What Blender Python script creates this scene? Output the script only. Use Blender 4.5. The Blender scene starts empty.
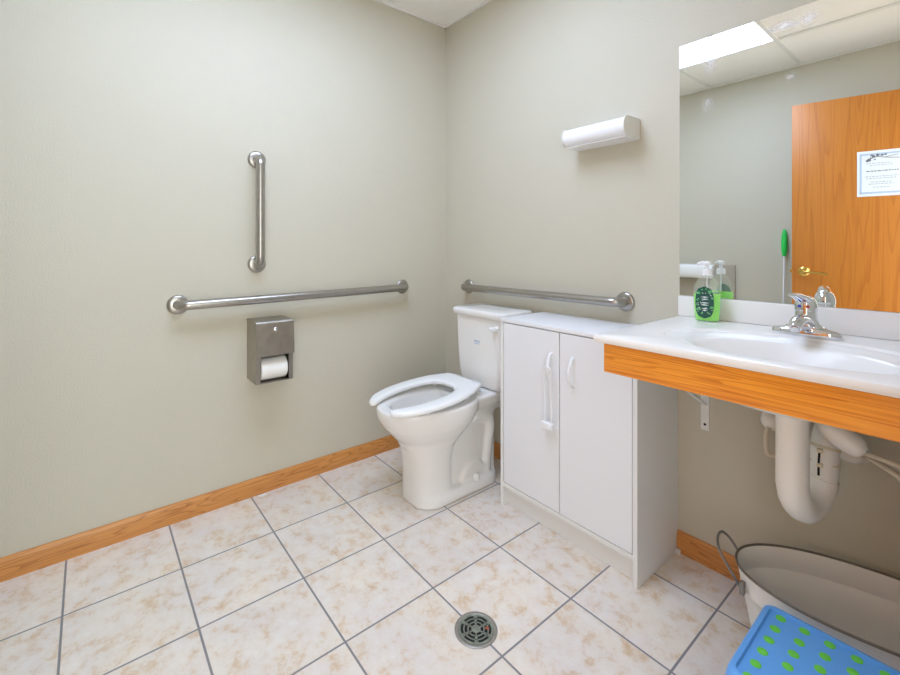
import bpy, bmesh, math, random
from mathutils import Vector, Matrix
random.seed(7)
PI = math.pi
S = bpy.context.scene
COL = S.collection

# ------------------------------------------------------------------ camera
cam_d = bpy.data.cameras.new('camera')
cam = bpy.data.objects.new('camera', cam_d)
COL.objects.link(cam)
F_PX, YAW, YH = 440.6, 0.8843, 247.1
cam_d.sensor_fit = 'HORIZONTAL'
cam_d.sensor_width = 36.0
cam_d.lens = F_PX * 36.0 / 900.0
cam_d.shift_y = -(337.5 - YH) / 900.0
cam_d.clip_start = 0.02
cam.location = (2.072, -1.663, 1.104)
cam.rotation_euler = (PI / 2, 0, YAW)
S.camera = cam

# ------------------------------------------------------------------ view, world, large lights
S.view_settings.view_transform = 'Standard'
S.view_settings.look = 'None'
S.view_settings.gamma = 1.0
S.view_settings.use_curve_mapping = False
S.view_settings.exposure = 0.07
world = bpy.data.worlds.new('doorway_fill')  # added fill: bright world let in by the doorway to lift the room
S.world = world
world.use_nodes = True
world.node_tree.nodes['Background'].inputs[0].default_value = (0.96, 1.02, 1.0, 1)
world.node_tree.nodes['Background'].inputs[1].default_value = 3.4
LENS_STRENGTH = 7.7

# ------------------------------------------------------------------ room numbers
H = 2.433
XR = 2.20            # right wall
YF = -2.335          # wall opposite the mirror
ZC = 0.857           # counter top
COUNTER_L = 1.364

# ------------------------------------------------------------------ materials
def lin(c):
    return tuple(((v / 255.0) / 12.92 if v / 255.0 <= 0.04045 else ((v / 255.0 + 0.055) / 1.055) ** 2.4) for v in c) + (1.0,)

def mat(name, rgb, rough=0.5, metal=0.0, noise=0.0, nscale=20.0, bump=0.0, bscale=200.0, spec=None, coat=0.0, **kw):
    m = bpy.data.materials.new(name); m.use_nodes = True
    nt = m.node_tree; b = nt.nodes['Principled BSDF']
    col = lin(rgb)
    b.inputs['Base Color'].default_value = col
    b.inputs['Roughness'].default_value = rough
    b.inputs['Metallic'].default_value = metal
    if spec is not None: b.inputs['Specular IOR Level'].default_value = spec
    if coat: b.inputs['Coat Weight'].default_value = coat; b.inputs['Coat Roughness'].default_value = 0.08
    for k, v in kw.items(): b.inputs[k.replace('_', ' ')].default_value = v
    tc = nt.nodes.new('ShaderNodeTexCoord')
    if noise:
        n = nt.nodes.new('ShaderNodeTexNoise'); n.inputs['Scale'].default_value = nscale; n.inputs['Detail'].default_value = 5
        nt.links.new(tc.outputs['Object'], n.inputs['Vector'])
        mr = nt.nodes.new('ShaderNodeMapRange')
        mr.inputs['From Min'].default_value = 0.25; mr.inputs['From Max'].default_value = 0.75
        mr.inputs['To Min'].default_value = 1 - noise; mr.inputs['To Max'].default_value = 1 + noise
        nt.links.new(n.outputs['Fac'], mr.inputs['Value'])
        mx = nt.nodes.new('ShaderNodeMix'); mx.data_type = 'RGBA'; mx.blend_type = 'MULTIPLY'
        mx.inputs[0].default_value = 1.0
        mx.inputs[6].default_value = col
        nt.links.new(mr.outputs[0], mx.inputs[7])
        nt.links.new(mx.outputs[2], b.inputs['Base Color'])
    if bump:
        n2 = nt.nodes.new('ShaderNodeTexNoise'); n2.inputs['Scale'].default_value = bscale; n2.inputs['Detail'].default_value = 4
        nt.links.new(tc.outputs['Object'], n2.inputs['Vector'])
        bp = nt.nodes.new('ShaderNodeBump'); bp.inputs['Strength'].default_value = bump; bp.inputs['Distance'].default_value = 0.004
        nt.links.new(n2.outputs['Fac'], bp.inputs['Height'])
        nt.links.new(bp.outputs[0], b.inputs['Normal'])
    return m

def oak(name, base, dark, axis, scale=1.0, rough=0.35, fine=1.0, stretch=.9):
    """oak with the grain running along the given axis ('X','Y','Z')"""
    m = bpy.data.materials.new(name); m.use_nodes = True
    nt = m.node_tree; b = nt.nodes['Principled BSDF']; L = nt.links.new
    tc = nt.nodes.new('ShaderNodeTexCoord')
    mp = nt.nodes.new('ShaderNodeMapping')
    sc = [9.0 * scale] * 3; sc['XYZ'.index(axis)] = stretch * scale
    mp.inputs['Scale'].default_value = sc
    L(tc.outputs['Object'], mp.inputs['Vector'])
    n = nt.nodes.new('ShaderNodeTexNoise'); n.inputs['Scale'].default_value = 1.6; n.inputs['Detail'].default_value = 2.0
    L(mp.outputs[0], n.inputs['Vector'])
    # growth rings: contour lines of the stretched noise
    mul = nt.nodes.new('ShaderNodeMath'); mul.operation = 'MULTIPLY'; mul.inputs[1].default_value = 14.0
    L(n.outputs['Fac'], mul.inputs[0])
    fr = nt.nodes.new('ShaderNodeMath'); fr.operation = 'FRACT'; L(mul.outputs[0], fr.inputs[0])
    mp2 = nt.nodes.new('ShaderNodeMapping')
    sc2 = [260.0 * fine] * 3; sc2['XYZ'.index(axis)] = 6.0 * fine
    mp2.inputs['Scale'].default_value = sc2
    L(tc.outputs['Object'], mp2.inputs['Vector'])
    n2 = nt.nodes.new('ShaderNodeTexNoise'); n2.inputs['Scale'].default_value = 1.0; n2.inputs['Detail'].default_value = 3.0
    L(mp2.outputs[0], n2.inputs['Vector'])
    r1 = nt.nodes.new('ShaderNodeMapRange'); r1.interpolation_type = 'SMOOTHSTEP'
    r1.inputs['From Min'].default_value = 0.55; r1.inputs['From Max'].default_value = 1.0
    r1.inputs['To Min'].default_value = 0.0; r1.inputs['To Max'].default_value = 0.55
    L(fr.outputs[0], r1.inputs['Value'])
    r2 = nt.nodes.new('ShaderNodeMapRange')
    r2.inputs['From Min'].default_value = 0.4; r2.inputs['From Max'].default_value = 0.75
    r2.inputs['To Min'].default_value = 0.0; r2.inputs['To Max'].default_value = 0.45
    L(n2.outputs['Fac'], r2.inputs['Value'])
    ad = nt.nodes.new('ShaderNodeMath'); ad.operation = 'ADD'; ad.use_clamp = True
    L(r1.outputs[0], ad.inputs[0]); L(r2.outputs[0], ad.inputs[1])
    mx = nt.nodes.new('ShaderNodeMix'); mx.data_type = 'RGBA'
    mx.inputs[6].default_value = lin(base); mx.inputs[7].default_value = lin(dark)
    L(ad.outputs[0], mx.inputs[0]); L(mx.outputs[2], b.inputs['Base Color'])
    b.inputs['Roughness'].default_value = rough
    return m

def tile_material():
    m = bpy.data.materials.new('ceramic_floor_tile'); m.use_nodes = True
    nt = m.node_tree; b = nt.nodes['Principled BSDF']; L = nt.links.new
    tc = nt.nodes.new('ShaderNodeTexCoord')
    mp = nt.nodes.new('ShaderNodeMapping')
    P_ = 0.308
    mp.inputs['Location'].default_value = (-(0.3185 - P_ * 4) + 0.0005, 1.7243 + P_ * 4 + 0.0005, 0)
    L(tc.outputs['Object'], mp.inputs['Vector'])
    br = nt.nodes.new('ShaderNodeTexBrick')
    br.offset = 0.0; br.squash = 1.0
    br.inputs['Scale'].default_value = 1.0
    br.inputs['Brick Width'].default_value = P_; br.inputs['Row Height'].default_value = P_
    br.inputs['Mortar Size'].default_value = 0.0032; br.inputs['Mortar Smooth'].default_value = 0.15
    br.inputs['Color1'].default_value = (0.93, 0.93, 0.93, 1); br.inputs['Color2'].default_value = (1, 1, 1, 1)
    br.inputs['Bias'].default_value = 0.0
    L(mp.outputs[0], br.inputs['Vector'])
    # shift the mottling from tile to tile
    va = nt.nodes.new('ShaderNodeVectorMath'); va.operation = 'MULTIPLY_ADD'
    va.inputs[1].default_value = (37.0, 19.0, 11.0)
    L(br.outputs['Color'], va.inputs[0]); L(tc.outputs['Object'], va.inputs[2])
    n1 = nt.nodes.new('ShaderNodeTexNoise'); n1.inputs['Scale'].default_value = 19; n1.inputs['Detail'].default_value = 9; n1.inputs['Roughness'].default_value = 0.72
    n1.inputs['Distortion'].default_value = 0.15
    L(va.outputs[0], n1.inputs['Vector'])
    n2 = nt.nodes.new('ShaderNodeTexNoise'); n2.inputs['Scale'].default_value = 6; n2.inputs['Detail'].default_value = 6
    L(va.outputs[0], n2.inputs['Vector'])
    cr = nt.nodes.new('ShaderNodeValToRGB')
    e = cr.color_ramp.elements
    e[0].position = 0.36; e[0].color = lin((243, 241, 238))
    e[1].position = 0.72; e[1].color = lin((217, 192, 156))
    k = cr.color_ramp.elements.new(0.52); k.color = lin((238, 232, 224))
    k = cr.color_ramp.elements.new(0.61); k.color = lin((229, 212, 190))
    L(n1.outputs['Fac'], cr.inputs[0])
    cr2 = nt.nodes.new('ShaderNodeValToRGB')
    e = cr2.color_ramp.elements
    e[0].position = 0.3; e[0].color = lin((246, 241, 240)); e[1].position = 0.7; e[1].color = lin((255, 248, 238))
    L(n2.outputs['Fac'], cr2.inputs[0])
    m1 = nt.nodes.new('ShaderNodeMix'); m1.data_type = 'RGBA'; m1.blend_type = 'MULTIPLY'; m1.inputs[0].default_value = 1
    L(cr.outputs[0], m1.inputs[6]); L(cr2.outputs[0], m1.inputs[7])
    m2 = nt.nodes.new('ShaderNodeMix'); m2.data_type = 'RGBA'; m2.blend_type = 'MULTIPLY'; m2.inputs[0].default_value = 1
    L(m1.outputs[2], m2.inputs[6]); L(br.outputs['Color'], m2.inputs[7])
    m3 = nt.nodes.new('ShaderNodeMix'); m3.data_type = 'RGBA'
    L(br.outputs['Fac'], m3.inputs[0]); L(m2.outputs[2], m3.inputs[6]); m3.inputs[7].default_value = lin((140, 138, 140))
    br.inputs['Mortar'].default_value = (1, 1, 1, 1)
    L(m3.outputs[2], b.inputs['Base Color'])
    b.inputs['Roughness'].default_value = 0.42
    inv = nt.nodes.new('ShaderNodeMath'); inv.operation = 'SUBTRACT'; inv.inputs[0].default_value = 1.0
    L(br.outputs['Fac'], inv.inputs[1])
    bp = nt.nodes.new('ShaderNodeBump'); bp.inputs['Strength'].default_value = 0.6; bp.inputs['Distance'].default_value = 0.002
    L(inv.outputs[0], bp.inputs['Height']); L(bp.outputs[0], b.inputs['Normal'])
    return m

def mirror_material():
    m = bpy.data.materials.new('silvered_mirror_glass'); m.use_nodes = True
    nt = m.node_tree; b = nt.nodes['Principled BSDF']; L = nt.links.new
    b.inputs['Base Color'].default_value = (0.96, 0.985, 0.965, 1)
    b.inputs['Metallic'].default_value = 1.0; b.inputs['Roughness'].default_value = 0.0
    # wiped smears near the top: soft patches with broken edges
    geo = nt.nodes.new('ShaderNodeTexCoord')
    n = nt.nodes.new('ShaderNodeTexNoise'); n.inputs['Scale'].default_value = 26; n.inputs['Detail'].default_value = 3
    L(geo.outputs['Object'], n.inputs['Vector'])
    acc = None
    for (sx, sz, rx, rz, w) in [(1.468, 1.745, .03, .055, .16), (1.46, 1.597, .022, .03, .20), (1.690, 1.624, .018, .016, .16),
                                (1.68, 1.785, .07, .018, .30), (1.735, 1.785, .03, .03, .20), (1.80, 1.64, .008, .006, .2)]:
        mp = nt.nodes.new('ShaderNodeMapping'); mp.vector_type = 'TEXTURE'
        mp.inputs['Location'].default_value = (sx - COUNTER_L, 0, sz - 0.93)
        mp.inputs['Scale'].default_value = (rx, 1, rz)
        L(geo.outputs['Object'], mp.inputs['Vector'])
        ln = nt.nodes.new('ShaderNodeVectorMath'); ln.operation = 'LENGTH'; L(mp.outputs[0], ln.inputs[0])
        r = nt.nodes.new('ShaderNodeMapRange'); r.interpolation_type = 'SMOOTHSTEP'
        r.inputs['From Min'].default_value = 1.2; r.inputs['From Max'].default_value = 0.1
        r.inputs['To Min'].default_value = 0; r.inputs['To Max'].default_value = w * 2.4
        L(ln.outputs['Value'], r.inputs['Value'])
        if acc is None: acc = r.outputs[0]
        else:
            a = nt.nodes.new('ShaderNodeMath'); a.operation = 'ADD'; L(acc, a.inputs[0]); L(r.outputs[0], a.inputs[1]); acc = a.outputs[0]
    r = nt.nodes.new('ShaderNodeMapRange'); r.inputs['From Min'].default_value = .25; r.inputs['From Max'].default_value = .65
    L(n.outputs['Fac'], r.inputs['Value'])
    mu = nt.nodes.new('ShaderNodeMath'); mu.operation = 'MULTIPLY'; L(acc, mu.inputs[0]); L(r.outputs[0], mu.inputs[1])
    d = nt.nodes.new('ShaderNodeBsdfDiffuse'); d.inputs[0].default_value = (.9, .92, 1, 1)
    ms = nt.nodes.new('ShaderNodeMixShader')
    L(mu.outputs[0], ms.inputs[0]); L(b.outputs[0], ms.inputs[1]); L(d.outputs[0], ms.inputs[2])
    L(ms.outputs[0], nt.nodes['Material Output'].inputs[0])
    return m

def ceiling_material():
    m = mat('ceiling_panel', (250, 247, 242), 0.9, bump=0.25, bscale=90)
    return m

def emit_mat(name, rgb, strength):
    m = bpy.data.materials.new(name); m.use_nodes = True
    b = m.node_tree.nodes['Principled BSDF']
    b.inputs['Base Color'].default_value = (.9, .9, .9, 1)
    b.inputs['Emission Color'].default_value = rgb + (1,)
    b.inputs['Emission Strength'].default_value = strength
    return m

M = {}
M['wall'] = mat('painted_wall_beige', (205, 199, 181), 0.62, bump=0.35, bscale=170, noise=0.012, nscale=3)
M['floor'] = tile_material()
M['ceiling'] = ceiling_material()
M['tbar'] = mat('white_grid_bar', (235, 233, 228), 0.5)
M['oak_x'] = oak('oak_trim_x', (214, 148, 80), (168, 100, 44), 'X', 1.2)
M['oak_y'] = oak('oak_trim_y', (214, 148, 80), (168, 100, 44), 'Y', 1.2)
M['oak_fascia'] = oak('oak_fascia', (252, 166, 56), (208, 104, 14), 'X', 1.5, stretch=.28)
M['oak_door'] = oak('oak_veneer_door', (194, 121, 44), (172, 98, 32), 'Z', 0.55, stretch=.45)
M['steel'] = mat('brushed_stainless', (176, 172, 166), 0.3, 1.0, noise=0.08, nscale=60)
M['steel_flat'] = mat('satin_stainless_sheet', (168, 162, 152), 0.36, 1.0, noise=0.08, nscale=35)
M['chrome'] = mat('polished_chrome', (225, 226, 230), 0.06, 1.0)
M['brass'] = mat('polished_brass', (214, 180, 100), 0.2, 1.0)
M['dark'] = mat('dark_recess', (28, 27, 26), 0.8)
M['china'] = mat('vitreous_china', (240, 238, 235), 0.12, coat=0.3)
M['seat'] = mat('white_seat_plastic', (246, 246, 246), 0.25)
M['laminate'] = mat('white_melamine', (236, 236, 238), 0.42)
M['laminate_side'] = mat('white_melamine_edge', (234, 233, 230), 0.45)
M['white_plastic'] = mat('white_plastic', (242, 242, 244), 0.3)
M['marble'] = mat('cultured_marble_white', (244, 241, 237), 0.26, spec=0.4, noise=0.008, nscale=9)
M['enamel'] = mat('white_painted_steel', (238, 236, 230), 0.35)
M['tub'] = mat('cream_enamelled_tub', (247, 244, 238), 0.4)
M['wire'] = mat('grey_wire', (150, 148, 144), 0.35, 0.9)
M['darkrim'] = mat('worn_dark_rim', (126, 120, 108), 0.4, 0.6)
M['pvc'] = mat('white_vinyl_cover', (250, 247, 240), 0.4)
M['hose'] = mat('cream_hose', (226, 216, 196), 0.45)
M['tie'] = mat('cable_tie', (232, 222, 196), 0.5)
M['blue'] = mat('blue_plastic', (104, 174, 244), 0.38)
M['green_dot'] = mat('green_rubber_dot', (112, 214, 74), 0.55)
M['paper'] = mat('paper_white', (244, 242, 238), 0.9)
M['notice_paper'] = mat('notice_paper', (222, 226, 232), 0.9)
M['paper_blue'] = mat('notice_blue_border', (176, 192, 214), 0.9)
M['ink'] = mat('grey_ink', (110, 112, 120), 0.9)
M['ink_dark'] = mat('dark_ink', (60, 62, 66), 0.9)
M['mirror'] = mirror_material()
M['lens'] = emit_mat('lit_acrylic_lens', (0.95, 1.18, 1.63), LENS_STRENGTH)
M['diffuser'] = mat('white_acrylic_diffuser', (247, 247, 250), 0.22, coat=0.3)
M['cap'] = mat('white_end_cap', (226, 222, 212), 0.4)
M['bronze_drain'] = mat('weathered_drain_metal', (150, 158, 146), 0.4, 0.75, noise=0.25, nscale=60)
M['drain_ring'] = mat('dull_drain_ring', (158, 154, 146), 0.45, 0.7)
M['rust'] = mat('rust_speck', (164, 84, 58), 0.8)
M['label_green'] = mat('dark_green_label', (26, 84, 72), 0.4)
M['leaf_green'] = mat('leaf_print', (88, 176, 104), 0.4)
M['label_white'] = mat('white_label_print', (225, 235, 230), 0.5)
M['label_blue'] = mat('navy_label', (32, 52, 120), 0.4)
M['grip'] = mat('green_grip', (40, 205, 84), 0.4)
M['sticker'] = mat('teal_sticker', (120, 178, 178), 0.5)
M['red_dot'] = mat('red_mark', (190, 40, 40), 0.4)
M['blue_dot'] = mat('blue_mark', (60, 80, 190), 0.4)
M['liquid'] = mat('green_soap_liquid', (150, 250, 84), 0.2)
def clear_plastic():
    m = mat('clear_plastic', (240, 248, 240), 0.08)
    m.node_tree.nodes['Principled BSDF'].inputs['Alpha'].default_value = 0.15
    return m
M['clear'] = clear_plastic()
M['casing'] = M['oak_y']

# ------------------------------------------------------------------ mesh helpers
def new(): return bmesh.new()

def box(bm, x0, x1, y0, y1, z0, z1, bev=0.0, seg=2):
    r = bmesh.ops.create_cube(bm, size=1.0)
    vs = r['verts']
    for v in vs:
        v.co = Vector(((x0 + x1) / 2 + v.co.x * (x1 - x0), (y0 + y1) / 2 + v.co.y * (y1 - y0), (z0 + z1) / 2 + v.co.z * (z1 - z0)))
    if bev:
        es = list({e for v in vs for e in v.link_edges})
        bmesh.ops.bevel(bm, geom=es, offset=bev, segments=seg, profile=0.5, affect='EDGES')
    return bm

def ring(bm, pts): return [bm.verts.new(Vector(p)) for p in pts]

def bridge(bm, a, b, closed=True):
    n = len(a)
    for i in range(n if closed else n - 1):
        j = (i + 1) % n
        try: bm.faces.new((a[i], a[j], b[j], b[i]))
        except ValueError: pass

def loft(bm, rings, cap0=True, cap1=True):
    R = [ring(bm, r) for r in rings]
    for a, b in zip(R, R[1:]): bridge(bm, a, b)
    if cap0: bm.faces.new(list(reversed(R[0])))
    if cap1: bm.faces.new(R[-1])
    return R

def crom(P, n=8, closed=False):
    """Catmull-Rom resampling of a polyline"""
    P = [Vector(p) for p in P]; out = []
    N = len(P)
    rng = range(N if closed else N - 1)
    for i in rng:
        if closed: p0, p1, p2, p3 = P[(i - 1) % N], P[i], P[(i + 1) % N], P[(i + 2) % N]
        else:
            p1, p2 = P[i], P[i + 1]
            p0 = P[i - 1] if i > 0 else p1 * 2 - p2
            p3 = P[i + 2] if i + 2 < N else p2 * 2 - p1
        for k in range(n):
            t = k / n
            out.append(0.5 * ((2 * p1) + (p2 - p0) * t + (2 * p0 - 5 * p1 + 4 * p2 - p3) * t * t + (3 * p1 - p0 - 3 * p2 + p3) * t ** 3))
    if not closed: out.append(P[-1])
    return out

def tube(bm, pts, rad, n=16, caps=True, flat=None, side=None):
    """sweep a circle (or an ellipse: flat = second radius along `side`) along a path"""
    pts = [Vector(p) for p in pts]
    rr = rad if isinstance(rad, (list, tuple)) else [rad] * len(pts)
    rings = []; up = None
    for i, p in enumerate(pts):
        t = (pts[min(i + 1, len(pts) - 1)] - pts[max(i - 1, 0)]).normalized()
        if side is not None:
            u = Vector(side); u = (u - t * u.dot(t)).normalized()
        elif up is None:
            a = Vector((0, 0, 1)) if abs(t.z) < 0.9 else Vector((1, 0, 0))
            u = (a - t * a.dot(t)).normalized()
        else:
            u = (up - t * up.dot(t)).normalized()
        up = u; w = t.cross(u)
        ru = (flat if not isinstance(flat, (list, tuple)) else flat[i]) if flat is not None else rr[i]
        rings.append([p + u * ru * math.cos(2 * PI * k / n) + w * rr[i] * math.sin(2 * PI * k / n) for k in range(n)])
    loft(bm, rings, caps, caps)

def cyl(bm, a, b, r, n=24, r2=None):
    tube(bm, [a, b], [r, r if r2 is None else r2], n)

def lathe(bm, prof, o, axis=(0, 0, 1), n=32, caps=True):
    """prof: list of (radius, height along axis)"""
    ax = Vector(axis).normalized()
    a = Vector((1, 0, 0)) if abs(ax.x) < 0.9 else Vector((0, 1, 0))
    u = (a - ax * a.dot(ax)).normalized(); w = ax.cross(u); o = Vector(o)
    rings = [[o + ax * h + (u * math.cos(2 * PI * k / n) + w * math.sin(2 * PI * k / n)) * max(r, 1e-5) for k in range(n)] for r, h in prof]
    loft(bm, rings, caps, caps)

def prism(bm, pts, axis, a0, a1, bev=0.0, seg=2):
    """extrude a closed 2-D outline along an axis; pts are the two other coordinates in xyz order"""
    def P(p, a):
        q = list(p); q.insert('XYZ'.index(axis), a); return q
    A = ring(bm, [P(p, a0) for p in pts]); B = ring(bm, [P(p, a1) for p in pts])
    bridge(bm, A, B)
    f0 = bm.faces.new(list(reversed(A))); f1 = bm.faces.new(B)
    if bev:
        es = list(f0.edges) + list(f1.edges)
        bmesh.ops.bevel(bm, geom=es, offset=bev, segments=seg, profile=0.5, affect='EDGES')

def rrect(x0, x1, y0, y1, r, n=6):
    out = []
    for cx, cy, a0 in ((x1 - r, y1 - r, 0), (x0 + r, y1 - r, 90), (x0 + r, y0 + r, 180), (x1 - r, y0 + r, 270)):
        for k in range(n + 1):
            a = math.radians(a0 + 90 * k / n); out.append((cx + r * math.cos(a), cy + r * math.sin(a)))
    return out

def sell(cx, cy, a, b, n=40, e=2.0):
    """superellipse outline"""
    out = []
    for k in range(n):
        t = 2 * PI * k / n; c, s = math.cos(t), math.sin(t)
        out.append((cx + a * math.copysign(abs(c) ** (2 / e), c), cy + b * math.copysign(abs(s) ** (2 / e), s)))
    return out

def obj(name, bm, m, parent=None, loc=None, smooth=35, mods=()):
    """link a bmesh given in room coordinates as one mesh object"""
    me = bpy.data.meshes.new(name)
    bmesh.ops.recalc_face_normals(bm, faces=bm.faces[:])
    root = parent
    while root is not None and root.parent is not None: root = root.parent
    off = root.location if root is not None else Vector(loc or (0, 0, 0))
    for v in bm.verts: v.co -= off
    bm.to_mesh(me); bm.free()
    o = bpy.data.objects.new(name, me)
    COL.objects.link(o)
    if parent is None: o.location = off
    else: o.parent = parent
    me.materials.append(M[m] if isinstance(m, str) else m)
    if smooth:
        for p in me.polygons: p.use_smooth = True
        if smooth < 180: me.set_sharp_from_angle(angle=math.radians(smooth))
    return o

def thing(name, loc, label, cat, group=None):
    o = bpy.data.objects.new(name, None); COL.objects.link(o)
    o.empty_display_size = 0.05
    o.location = loc; o['label'] = label; o['category'] = cat
    if group: o['group'] = group
    return o

def tag(o, label, cat, group=None):
    o['label'] = label; o['category'] = cat
    if group: o['group'] = group
    return o

def struct(name, bm, m, smooth=35, label=None, parent=None):
    o = obj(name, bm, m, parent, smooth=smooth)
    if parent is None: o['kind'] = 'structure'
    if label: o['label'] = label
    return o

# ------------------------------------------------------------------ room shell
T = 0.10
HX = 3.6     # the floor carries on into the hall outside the doorway
struct('floor', box(new(), -T, HX, YF - T, T, -0.05, 0.0), 'floor', 0)
bm = new()
LX0, LX1, LY0, LY1 = 0.622, 1.212, -1.735, -0.525     # opening for the lay-in light
box(bm, -T, LX0, YF - T, T, H, H + 0.08); box(bm, LX1, XR + T, YF - T, T, H, H + 0.08)
box(bm, LX0, LX1, YF - T, LY0, H, H + 0.08); box(bm, LX0, LX1, LY1, T, H, H + 0.08)
struct('ceiling', bm, 'ceiling', 0)
struct('wall_left', box(new(), -T, 0, YF - T, T, 0, H), 'wall', 0)
struct('wall_back', box(new(), 0, XR + T, 0, T, 0, H), 'wall', 0)
struct('wall_front', box(new(), 0, XR + T, YF - T, YF, 0, H), 'wall', 0)
DY0, DY1, DZ = -2.20, -1.20, 2.07
bm = new()
box(bm, XR, XR + T, DY1, 0, 0, H); box(bm, XR, XR + T, YF, DY0, 0, H); box(bm, XR, XR + T, DY0, DY1, DZ, H)
struct('wall_right', bm, 'wall', 0)
# suspended-ceiling grid bars
bm = new()
for x in (0.617, 1.217, 1.827): box(bm, x - 0.012, x + 0.012, YF, 0, H - 0.012, H + 0.001)
for y in (-1.742, -0.518): box(bm, 0, XR, y - 0.012, y + 0.012, H - 0.0115, H + 0.001)
struct('trim_1', bm, 'tbar', 0)
bm = new()
for x, y in ((0.006, None), (None, -0.006), (XR - 0.006, None), (None, YF + 0.006)):
    if y is None: box(bm, x - 0.006, x + 0.006, YF, 0, H - 0.016, H)
    else: box(bm, 0, XR, y - 0.006, y + 0.006, H - 0.016, H)
struct('trim_2', bm, M['tbar'], 0)

def baseprof(t=0.013, h=0.075): return [(0, 0), (t, 0), (t, h - 0.016), (t - 0.003, h - 0.006), (t - 0.007, h), (0, h)]
bm = new(); prism(bm, [(x, z) for x, z in baseprof()], 'Y', YF, 0.0); struct('baseboard_left', bm, 'oak_y', 30)
bm = new(); prism(bm, [(-y, z) for y, z in baseprof()], 'X', 0.0135, 0.7455); prism(bm, [(-y, z) for y, z in baseprof()], 'X', 1.3565, XR); struct('baseboard_back', bm, 'oak_x', 30)
bm = new(); prism(bm, [(YF + y, z) for y, z in baseprof()], 'X', 0.0135, XR); struct('baseboard_front', bm, 'oak_x', 30)
bm = new(); prism(bm, [(XR - x, z) for x, z in baseprof()], 'Y', DY1 + 0.075, -0.0135); struct('baseboard_right', bm, 'oak_y', 30)
# door casing round the opening in the right wall
bm = new()
box(bm, XR - 0.014, XR + T + 0.014, DY1 - 0.012, DY1 + 0.06, 0, DZ + 0.06, 0.003)
box(bm, XR - 0.014, XR + T + 0.014, DY0 - 0.06, DY0 + 0.012, 0, DZ + 0.06, 0.003)
box(bm, XR - 0.014, XR + T + 0.014, DY0, DY1, DZ - 0.012, DZ + 0.06, 0.003)
struct('trim_3', bm, M['oak_door'], 30)

# ------------------------------------------------------------------ door leaf, swung open towards the wall opposite the mirror
PA = Vector((1.249, -1.954, 0)); DD = Vector((0.978, -0.21, 0)).normalized(); DN = Vector((0.21, 0.978, 0)).normalized()  # DN faces the mirror
def dp(a, z, n=0.0): return PA + DD * a + DN * n + Vector((0, 0, z))
def dbox(bm, a0, a1, n0, n1, z0, z1, bev=0.0):
    b2 = new(); box(b2, a0, a1, n0, n1, z0, z1, bev)
    mp = {}
    for v in b2.verts: mp[v.index] = None
    b2.verts.ensure_lookup_table(); b2.verts.index_update()
    nv = [bm.verts.new(dp(v.co.x, v.co.z, v.co.y)) for v in b2.verts]
    for f in b2.faces: bm.faces.new([nv[v.index] for v in f.verts])
    b2.free()
bm = new(); dbox(bm, 0, 0.90, -0.044, 0, 0.012, 2.04, 0.002)
door = struct('door_1', bm, 'oak_door', 30)
bm = new()
lathe(bm, [(0.031, 0), (0.031, 0.004), (0.026, 0.009), (0.013, 0.012), (0.012, 0.045), (0.0, 0.047)], dp(0.062, 0.944, 0.0), DN)
tube(bm, crom([dp(0.062, 0.944, 0.042), dp(0.085, 0.944, 0.05), dp(0.12, 0.94, 0.05), dp(0.178, 0.932, 0.046)], 6), [0.0095] * 12 + [0.008] * 6 + [0.007], 12)
obj('door_handle', bm, 'brass', door)
bm = new(); dbox(bm, -0.0015, 0.0005, -0.035, -0.009, 0.90, 0.985); obj('latch_plate', bm, 'brass', door)
bm = new(); dbox(bm, -0.012, 0.0, -0.028, -0.016, 0.935, 0.955, 0.002); obj('latch_bolt', bm, 'brass', door)
for zz in (0.25, 1.0, 1.8):
    bm = new(); cyl(bm, dp(0.904, zz, -0.02), dp(0.904, zz + 0.09, -0.02), 0.007, 12); obj('hinge', bm, 'brass', door)

# notice taped to the door
nt_ = thing('notice', dp(0.426, 1.413, 0.001), 'letter-size white paper notice with grey-blue border and branch drawing on the oak door', 'notice')
bm = new(); dbox(bm, 0.318, 0.534, 0.0006, 0.0014, 1.413, 1.690); obj('sheet', bm, 'notice_paper', nt_, smooth=0)
bm = new()
for a0, a1, z0, z1 in ((.330, .522, 1.664, 1.674), (.330, .522, 1.429, 1.440), (.330, .339, 1.429, 1.674), (.513, .522, 1.429, 1.674)):
    dbox(bm, a0, a1, 0.0014, 0.0017, z0, z1)
obj('border', bm, 'paper_blue', nt_, smooth=0)
bm = new()
tube(bm, crom([dp(.385, 1.645, .0018), dp(.41, 1.652, .0018), dp(.45, 1.643, .0018), dp(.51, 1.636, .0018)], 6), 0.0016, 6)
tube(bm, crom([dp(.40, 1.650, .0018), dp(.42, 1.660, .0018), dp(.45, 1.664, .0018)], 6), 0.0012, 6)
tube(bm, crom([dp(.44, 1.645, .0018), dp(.47, 1.652, .0018), dp(.50, 1.655, .0018)], 6), 0.0012, 6)
for a, z, r in ((.372, 1.634, .011), (.364, 1.630, .008), (.392, 1.655, .009), (.384, 1.662, .007), (.41, 1.662, .009), (.398, 1.635, .005), (.43, 1.66, .007), (.445, 1.662, .006), (.38, 1.645, .006)):
    for k in range(5):
        t = 2 * PI * k / 5 + a * 90
        lathe(bm, [(r * .42, 0), (r * .42, .0006)], dp(a + r * .5 * math.cos(t), z + r * .5 * math.sin(t), .0015), DN, 8)
obj('branch_drawing', bm, 'ink', nt_, smooth=0)
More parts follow.
